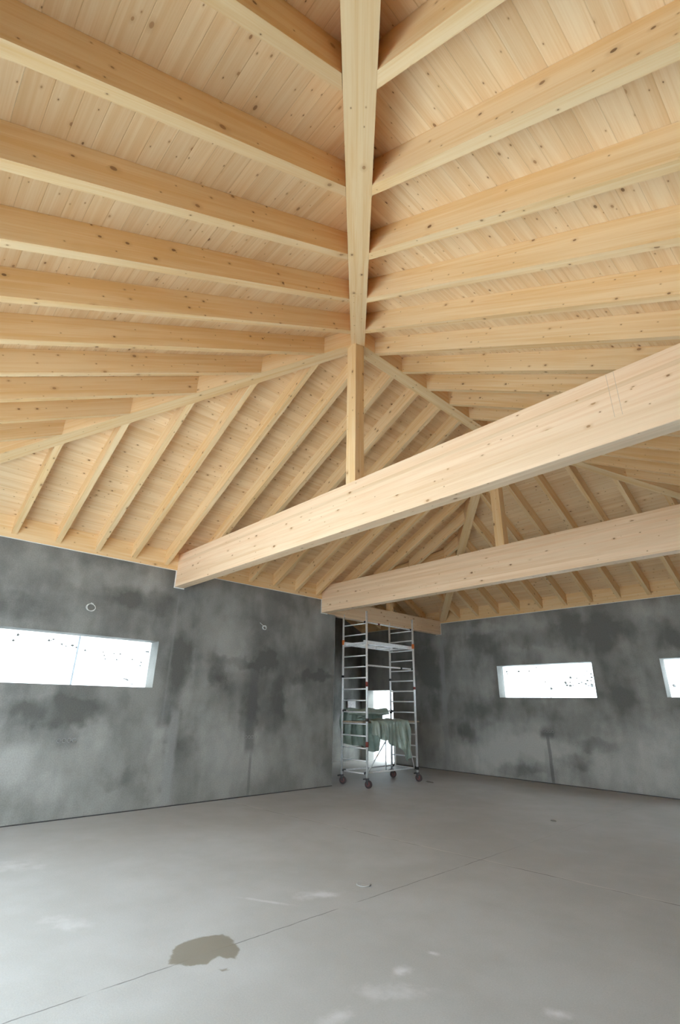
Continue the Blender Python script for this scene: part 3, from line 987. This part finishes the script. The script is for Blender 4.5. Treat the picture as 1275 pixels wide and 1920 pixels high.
legs = {'L1': (SX0, SY0), 'L2': (SX1, SY0), 'L3': (SX0, SY1), 'L4': (SX1, SY1)}
collars = {'L1': [(2.98, M_ORANGE, 0.11, 0.033), (2.21, M_DARK, 0.05, 0.030)], 'L2': [(2.03, M_MAROON, 0.10, 0.031), (0.82, M_MAROON, 0.10, 0.032), (1.30, M_DARK, 0.06, 0.034)],
           'L3': [(2.21, M_DARK, 0.05, 0.030), (1.45, M_DARK, 0.06, 0.034)], 'L4': [(2.98, M_ORANGE, 0.11, 0.033), (2.0, M_MAROON, 0.06, 0.030), (0.27, M_DARK, 0.06, 0.033)]}
for k, (x, y) in legs.items():
    u = stube('upright', (x, y, 0.15), (x, y, 3.64), 0.025)
    for (z, m, hh, r) in collars[k]:
        stube('collar', (x, y, z - hh / 2), (x, y, z + hh / 2), r, m, u)
    # castor
    ang = {'L1': 0.5, 'L2': 0.3, 'L3': 1.2, 'L4': 0.2}[k]
    ca, sa = math.cos(ang), math.sin(ang)
    ox, oy = x + 0.03 * ca, y + 0.03 * sa
    w = stube('castor', (ox - sa * -0.022, oy + ca * -0.022, 0.076), (ox + sa * -0.022, oy + ca * 0.022, 0.076), 0.076, M_WHEEL, None, 20)
    stube('hub', (ox + sa * 0.03, oy - ca * 0.03, 0.08), (ox - sa * 0.03, oy + ca * 0.03, 0.08), 0.04, M_RED, w, 12)
    bm = bmesh.new()
    for sg in (-1, 1):
        px, py = -sa * sg * 0.034, ca * sg * 0.034
        q = [Vector((x + px - 0.025 * ca, y + py - 0.025 * sa, 0.17)), Vector((x + px + 0.025 * ca, y + py + 0.025 * sa, 0.17)), Vector((ox + px + 0.02 * ca, oy + py + 0.02 * sa, 0.06)), Vector((ox + px - 0.02 * ca, oy + py - 0.02 * sa, 0.06))]
        nrm = Vector((-sa, ca, 0)) * 0.003
        a = [bm.verts.new(v - SO + nrm) for v in q]
        b = [bm.verts.new(v - SO - nrm) for v in q]
        bm.faces.new(a); bm.faces.new(b[::-1])
        for i in range(4):
            bm.faces.new((a[i], b[i], b[(i + 1) % 4], a[(i + 1) % 4]))
    tube_bm(bm, [Vector((x, y, 0.165)) - SO, Vector((x, y, 0.185)) - SO], 0.045, 14)
    tube_bm(bm, [Vector((x, y, 0.175)) - SO, Vector((x - 0.09 * ca, y - 0.09 * sa, 0.16)) - SO], 0.014, 8)
    bmesh.ops.recalc_face_normals(bm, faces=bm.faces)
    me = bpy.data.meshes.new('fork')
    bm.to_mesh(me); bm.free()
    link('fork', me, M_DARK, w)
RZ = [0.262 + 0.2385 * i for i in range(14)]
for y in (SY0, SY1):
    for z in RZ:
        stube('rung', (SX0 + 0.02, y, z), (SX1 - 0.02, y, z), 0.0145, M_ALU, None, 10)
xr = SX1 + 0.045


def rail(a, b, r=0.016, name='guard_rail'):
    o = stube(name, a, b, r)
    for p, q in ((a, b), (b, a)):
        d = (Vector(q) - Vector(p)).normalized() * 0.05
        stube('hook', Vector(p) - d * 0.4, Vector(p) + d, 0.026, M_DARK, o, 8)
    return o


r1 = rail((SX1 - 0.05, SY0, RZ[13] + 0.03), (SX1 - 0.05, SY1, RZ[13] + 0.03))
stube('lock_sleeve', (SX1 - 0.05, 9.32, RZ[13] + 0.03), (SX1 - 0.05, 9.38, RZ[13] + 0.03), 0.022, M_MAROON, r1, 8)
r2 = rail((SX1 - 0.05, SY0, RZ[9] + 0.03), (SX1 - 0.05, SY1, RZ[9] + 0.03), 0.019)
stube('lock_sleeve', (SX1 - 0.05, 10.1, RZ[9] + 0.03), (SX1 - 0.05, 10.16, RZ[9] + 0.03), 0.024, M_DARK, r2, 8)
rail((SX0 + 0.04, SY0, RZ[5] + 0.02), (SX0 + 0.04, SY1, RZ[5] + 0.02))
rail((SX1 - 0.05, SY0, RZ[0] + 0.01), (SX1 - 0.05, SY1, RZ[0] + 0.01), 0.016, 'base_brace')
rail((SX0 + 0.06, SY0, RZ[0] + 0.01), (SX0 + 0.06, SY1, RZ[0] + 0.01), 0.016, 'base_brace')
# diagonals and struts under the deck
xd = SX1 - 0.05
stube('diagonal_brace', (xd, SY0 + 0.08, RZ[0] + 0.03), (xd, 9.85, 1.17), 0.014)
stube('diagonal_brace', (xd, SY1 - 0.05, RZ[0] + 0.03), (xd, 10.2, 1.17), 0.014)
stube('strut', (xd - 0.02, 9.56, RZ[0] + 0.01), (xd - 0.02, 9.56, 1.17), 0.013)
stube('strut', (xd - 0.02, 9.88, RZ[0] + 0.01), (xd - 0.02, 9.88, 1.17), 0.013)
# open platform frame near the top
z = RZ[11] + 0.02
bm = bmesh.new()


def bmbox(bm, x0, x1, y0, y1, z0, z1, off):
    vs_ = [bm.verts.new(Vector((x, y, zz)) - off) for zz in (z0, z1) for x, y in ((x0, y0), (x1, y0), (x1, y1), (x0, y1))]
    lo, hi = vs_[:4], vs_[4:]
    bm.faces.new(lo[::-1]); bm.faces.new(hi)
    for k in range(4):
        bm.faces.new((lo[k], lo[(k + 1) % 4], hi[(k + 1) % 4], hi[k]))


for x in (SX0 + 0.05, SX1 - 0.09):
    bmbox(bm, x, x + 0.04, SY0 - 0.02, SY1 + 0.02, z, z + 0.08, SO)
for y in (SY0 + 0.03, SY0 + 0.52, SY0 + 1.08, SY1 - 0.09):
    bmbox(bm, SX0 + 0.092, SX1 - 0.092, y, y + 0.06, z + 0.012, z + 0.05, SO)
me = bpy.data.meshes.new('platform_frame')
bm.to_mesh(me); bm.free()
link('platform_frame', me, M_ALU, sc)

# deck board
DZ = RZ[4] + 0.018
o = box('scaffold_deck', SX0 + 0.06, SX1 - 0.08, 8.84, 10.80, DZ, DZ + 0.03, M_PLANK, (0, 1, 0), bevel=0.004)
tag(o, 'weathered timber deck board across the scaffold at waist height under the tarpaulin', 'plank')

# grey panel on the wing's end wall, seen past the tarpaulin
o = box('wall_panel', WX + 0.001, WX + 0.05, 12.15, 12.50, 1.18, 1.76, M_GREYB, (0, 0, 1), bevel=0.004)
tag(o, 'small grey panel fixed to the dark end wall behind the scaffold, above the tarpaulin', 'panel')


def cloth(name, fn, ns, nt_, label, thick=0.004):
    bm = bmesh.new()
    g = [[bm.verts.new(fn(i / ns, j / nt_)) for j in range(nt_ + 1)] for i in range(ns + 1)]
    for i in range(ns):
        for j in range(nt_):
            f = bm.faces.new((g[i][j], g[i + 1][j], g[i + 1][j + 1], g[i][j + 1]))
            f.smooth = True
    me = bpy.data.meshes.new(name)
    bm.to_mesh(me); bm.free()
    o = link(name, me, M_TARP)
    md = o.modifiers.new('thickness', 'SOLIDIFY')
    md.thickness = thick
    return tag(o, label, 'tarpaulin', 'green tarpaulins on the scaffold')


def tarp_back(s, t):
    # over the rear rail, hanging inside the tower, gathered towards its left end
    y = 8.965 + s * (1.385 - 0.05 * t)
    bk = 0.15
    L = bk + 0.10 + 0.72 + 0.28 * s
    d = t * L
    zt_ = RZ[5] + 0.042
    fold = 0.040 * math.sin(s * 23 + 2 * math.sin(s * 5) + d * 2) + 0.022 * math.sin(s * 47 + 1 - d * 4)
    if d < bk:
        e = bk - d
        x = SX0 + 0.075 + 0.05 * min(1, e / 0.1)
        z = zt_ + 0.012 - e * 0.9
    else:
        e = d - bk
        if e < 0.10:
            x = SX0 + 0.075 - e * 1.3
            z = zt_ + 0.012 + 0.008 * math.sin(e / 0.1 * math.pi)
        else:
            e -= 0.10
            x = SX0 - 0.055 - e * 0.05 + (fold - 0.03) * min(1, e * 2.2) - 0.5 * max(0, 0.2 - s) * math.sin(min(1, e / 0.5) * math.pi)
            z = zt_ + 0.012 - e * (0.98 + 0.03 * math.sin(s * 11))
    z += 0.012 * (1 + math.sin(s * 14))
    return Vector((x, y + 0.03 * math.sin(t * 6 + s * 3) * t, z))


def interp(x, pts):
    for (x0, y0), (x1, y1) in zip(pts, pts[1:]):
        if x <= x1:
            k = (x - x0) / (x1 - x0)
            k = k * k * (3 - 2 * k)
            return y0 + (y1 - y0) * k
    return pts[-1][1]


def tarp_front(s, t):
    # lies over the deck and falls down the front in soft pleats, longest at its far end
    y = 8.935 + 1.26 * s
    hang = interp(s, ((0, 0.20), (0.08, 0.26), (0.3, 0.34), (0.6, 0.47), (0.82, 0.76), (1.0, 0.70)))
    top = 0.42
    L = top + 0.05 + hang
    d = t * L
    zt_ = DZ + 0.055
    roll = max(0, 1 - s / 0.16)
    bump = 0.030 * abs(math.sin(s * 7 + t * 5)) + 0.015 * math.sin(s * 17) + 0.05 * roll * math.sin(min(1, d / top) * math.pi)
    pl = 0.034 * math.sin(s * 27 + 3 * math.sin(s * 6) + d * 3) + 0.020 * math.sin(s * 63 - d * 5) + 0.010 * math.sin(s * 131)
    xe = SX1 + 0.045
    if d < top:
        x = xe - top + d
        z = zt_ + bump * (1 - (d / top) ** 2)
    else:
        e = d - top
        a = min(1.0, e / 0.08)
        x = xe + 0.05 * math.sin(a * math.pi / 2) + e * 0.08 + pl * min(1, e * 5) - 0.05 * roll * e / 0.2
        z = zt_ - max(0, e - 0.02) * (1 - 0.03 * math.sin(s * 21)) - 0.02 * a
    return Vector((x, y + 0.08 * (e_ if (e_ := max(0, d - top)) else 0) * math.sin(s * 9 + 1), z + 0.006 * math.sin(s * 40 + t * 11)))


cloth('tarpaulin', tarp_back, 90, 40, 'green tarpaulin hung over the rear rail of the scaffold, the farther of the two')
cloth('tarpaulin', tarp_front, 110, 46, 'green tarpaulin draped over the scaffold deck and hanging in pleats at the front')

# ---------------------------------------------------------------- small things on walls and floor
def coil(name, c, rx, rz, turns, tail, label):
    pts = []
    n = 26 * turns
    for i in range(n + 1):
        a = i / 26 * 2 * math.pi
        k = 1 + 0.06 * math.sin(i * 0.37)
        pts.append((0.022 + 0.012 * math.sin(a * 0.5) + 0.004 * i / n, c[0] + rx * k * math.cos(a), c[1] + rz * k * math.sin(a)))
    if tail:
        pts = [(0.004, c[0] + tail[0], c[1] + tail[1]), (0.018, c[0] + tail[0] * 0.6, c[1] + tail[1] * 0.6)] + pts
    else:
        pts = [(0.004, c[0] - 0.01, c[1] + rz * 1.35), (0.02, c[0] + 0.02, c[1] + rz * 1.1)] + pts[5:]
    o = tube(name, pts, 0.0055, M_CABLE, None, 8, org=(0, c[0], c[1]))
    return tag(o, label, 'cable', 'coiled cable ends on the left wall')


coil('coiled_cable', (3.10, 3.006), 0.068, 0.058, 2, None, 'pale coiled cable end hanging on the left wall above the window')
coil('coiled_cable', (6.515, 3.06), 0.045, 0.040, 2, (-0.11, 0.09), 'pale coiled cable end with a straight tail on the left wall near the scaffold')

for (axis, u, z, lb) in ((0, 3.139, 1.038, 'row of four round socket boxes low on the left wall under the window'),
                         (0, 6.392, 0.996, 'row of four round socket boxes low on the left wall near its right end'),
                         (1, 2.807, 1.098, 'row of four round socket boxes low on the far wall under the window')):
    loc = (0, u, z) if axis == 0 else (u, LY, z)
    e = empty('socket_box_row', loc, lb, 'socket box', 'socket box rows')
    for i in range(4):
        c = (i - 1.5) * 0.071
        pts = []
        for k in range(18):
            a = k * 2 * math.pi / 18
            pts.append((0.003, c + 0.027 * math.cos(a), 0.027 * math.sin(a)) if axis == 0 else (c + 0.027 * math.cos(a), -0.003, 0.027 * math.sin(a)))
        tube('box_ring', pts, 0.004, M_SOCK, e, 6, True)

# floor cap
bm = bmesh.new()
tube_bm(bm, [(0, 0, 0.0), (0, 0, 0.004), (0, 0, 0.007)], [0.070, 0.070, 0.064], 24)
me = bpy.data.meshes.new('floor_cap')
bm.to_mesh(me); bm.free()
o = link('floor_cap', me, M_CAP)
o.location = (4.68, 4.657, 0.0005)
tag(o, 'small round pale cap set in the concrete floor near the joint', 'floor cap')


def crumb(name, loc, sx, sy, sz, label, seed):
    bm = bmesh.new()
    bmesh.ops.create_icosphere(bm, subdivisions=3, radius=1.0)
    for v in bm.verts:
        k = 1 + 0.35 * noise.noise(v.co * 1.7 + Vector((seed, 0, 0)))
        v.co = Vector((v.co.x * sx * k, v.co.y * sy * k, max(0.0, v.co.z * 0.9 + 0.35) * sz * k))
    me = bpy.data.meshes.new(name)
    bm.to_mesh(me); bm.free()
    for p in me.polygons: p.use_smooth = True
    o = link(name, me, M_DEBRIS)
    o.location = loc
    return tag(o, label, 'debris', 'crumbs on the floor')


crumb('mortar_crumb', (4.56, 8.93, 0.0), 0.05, 0.02, 0.012, 'small dark crumb on the open floor in front of the far wall', 3)
crumb('mortar_crumb', (0.92, 10.66, 0.0), 0.11, 0.03, 0.02, 'small dark crumb on the floor right of the scaffold\'s rear castor', 9)
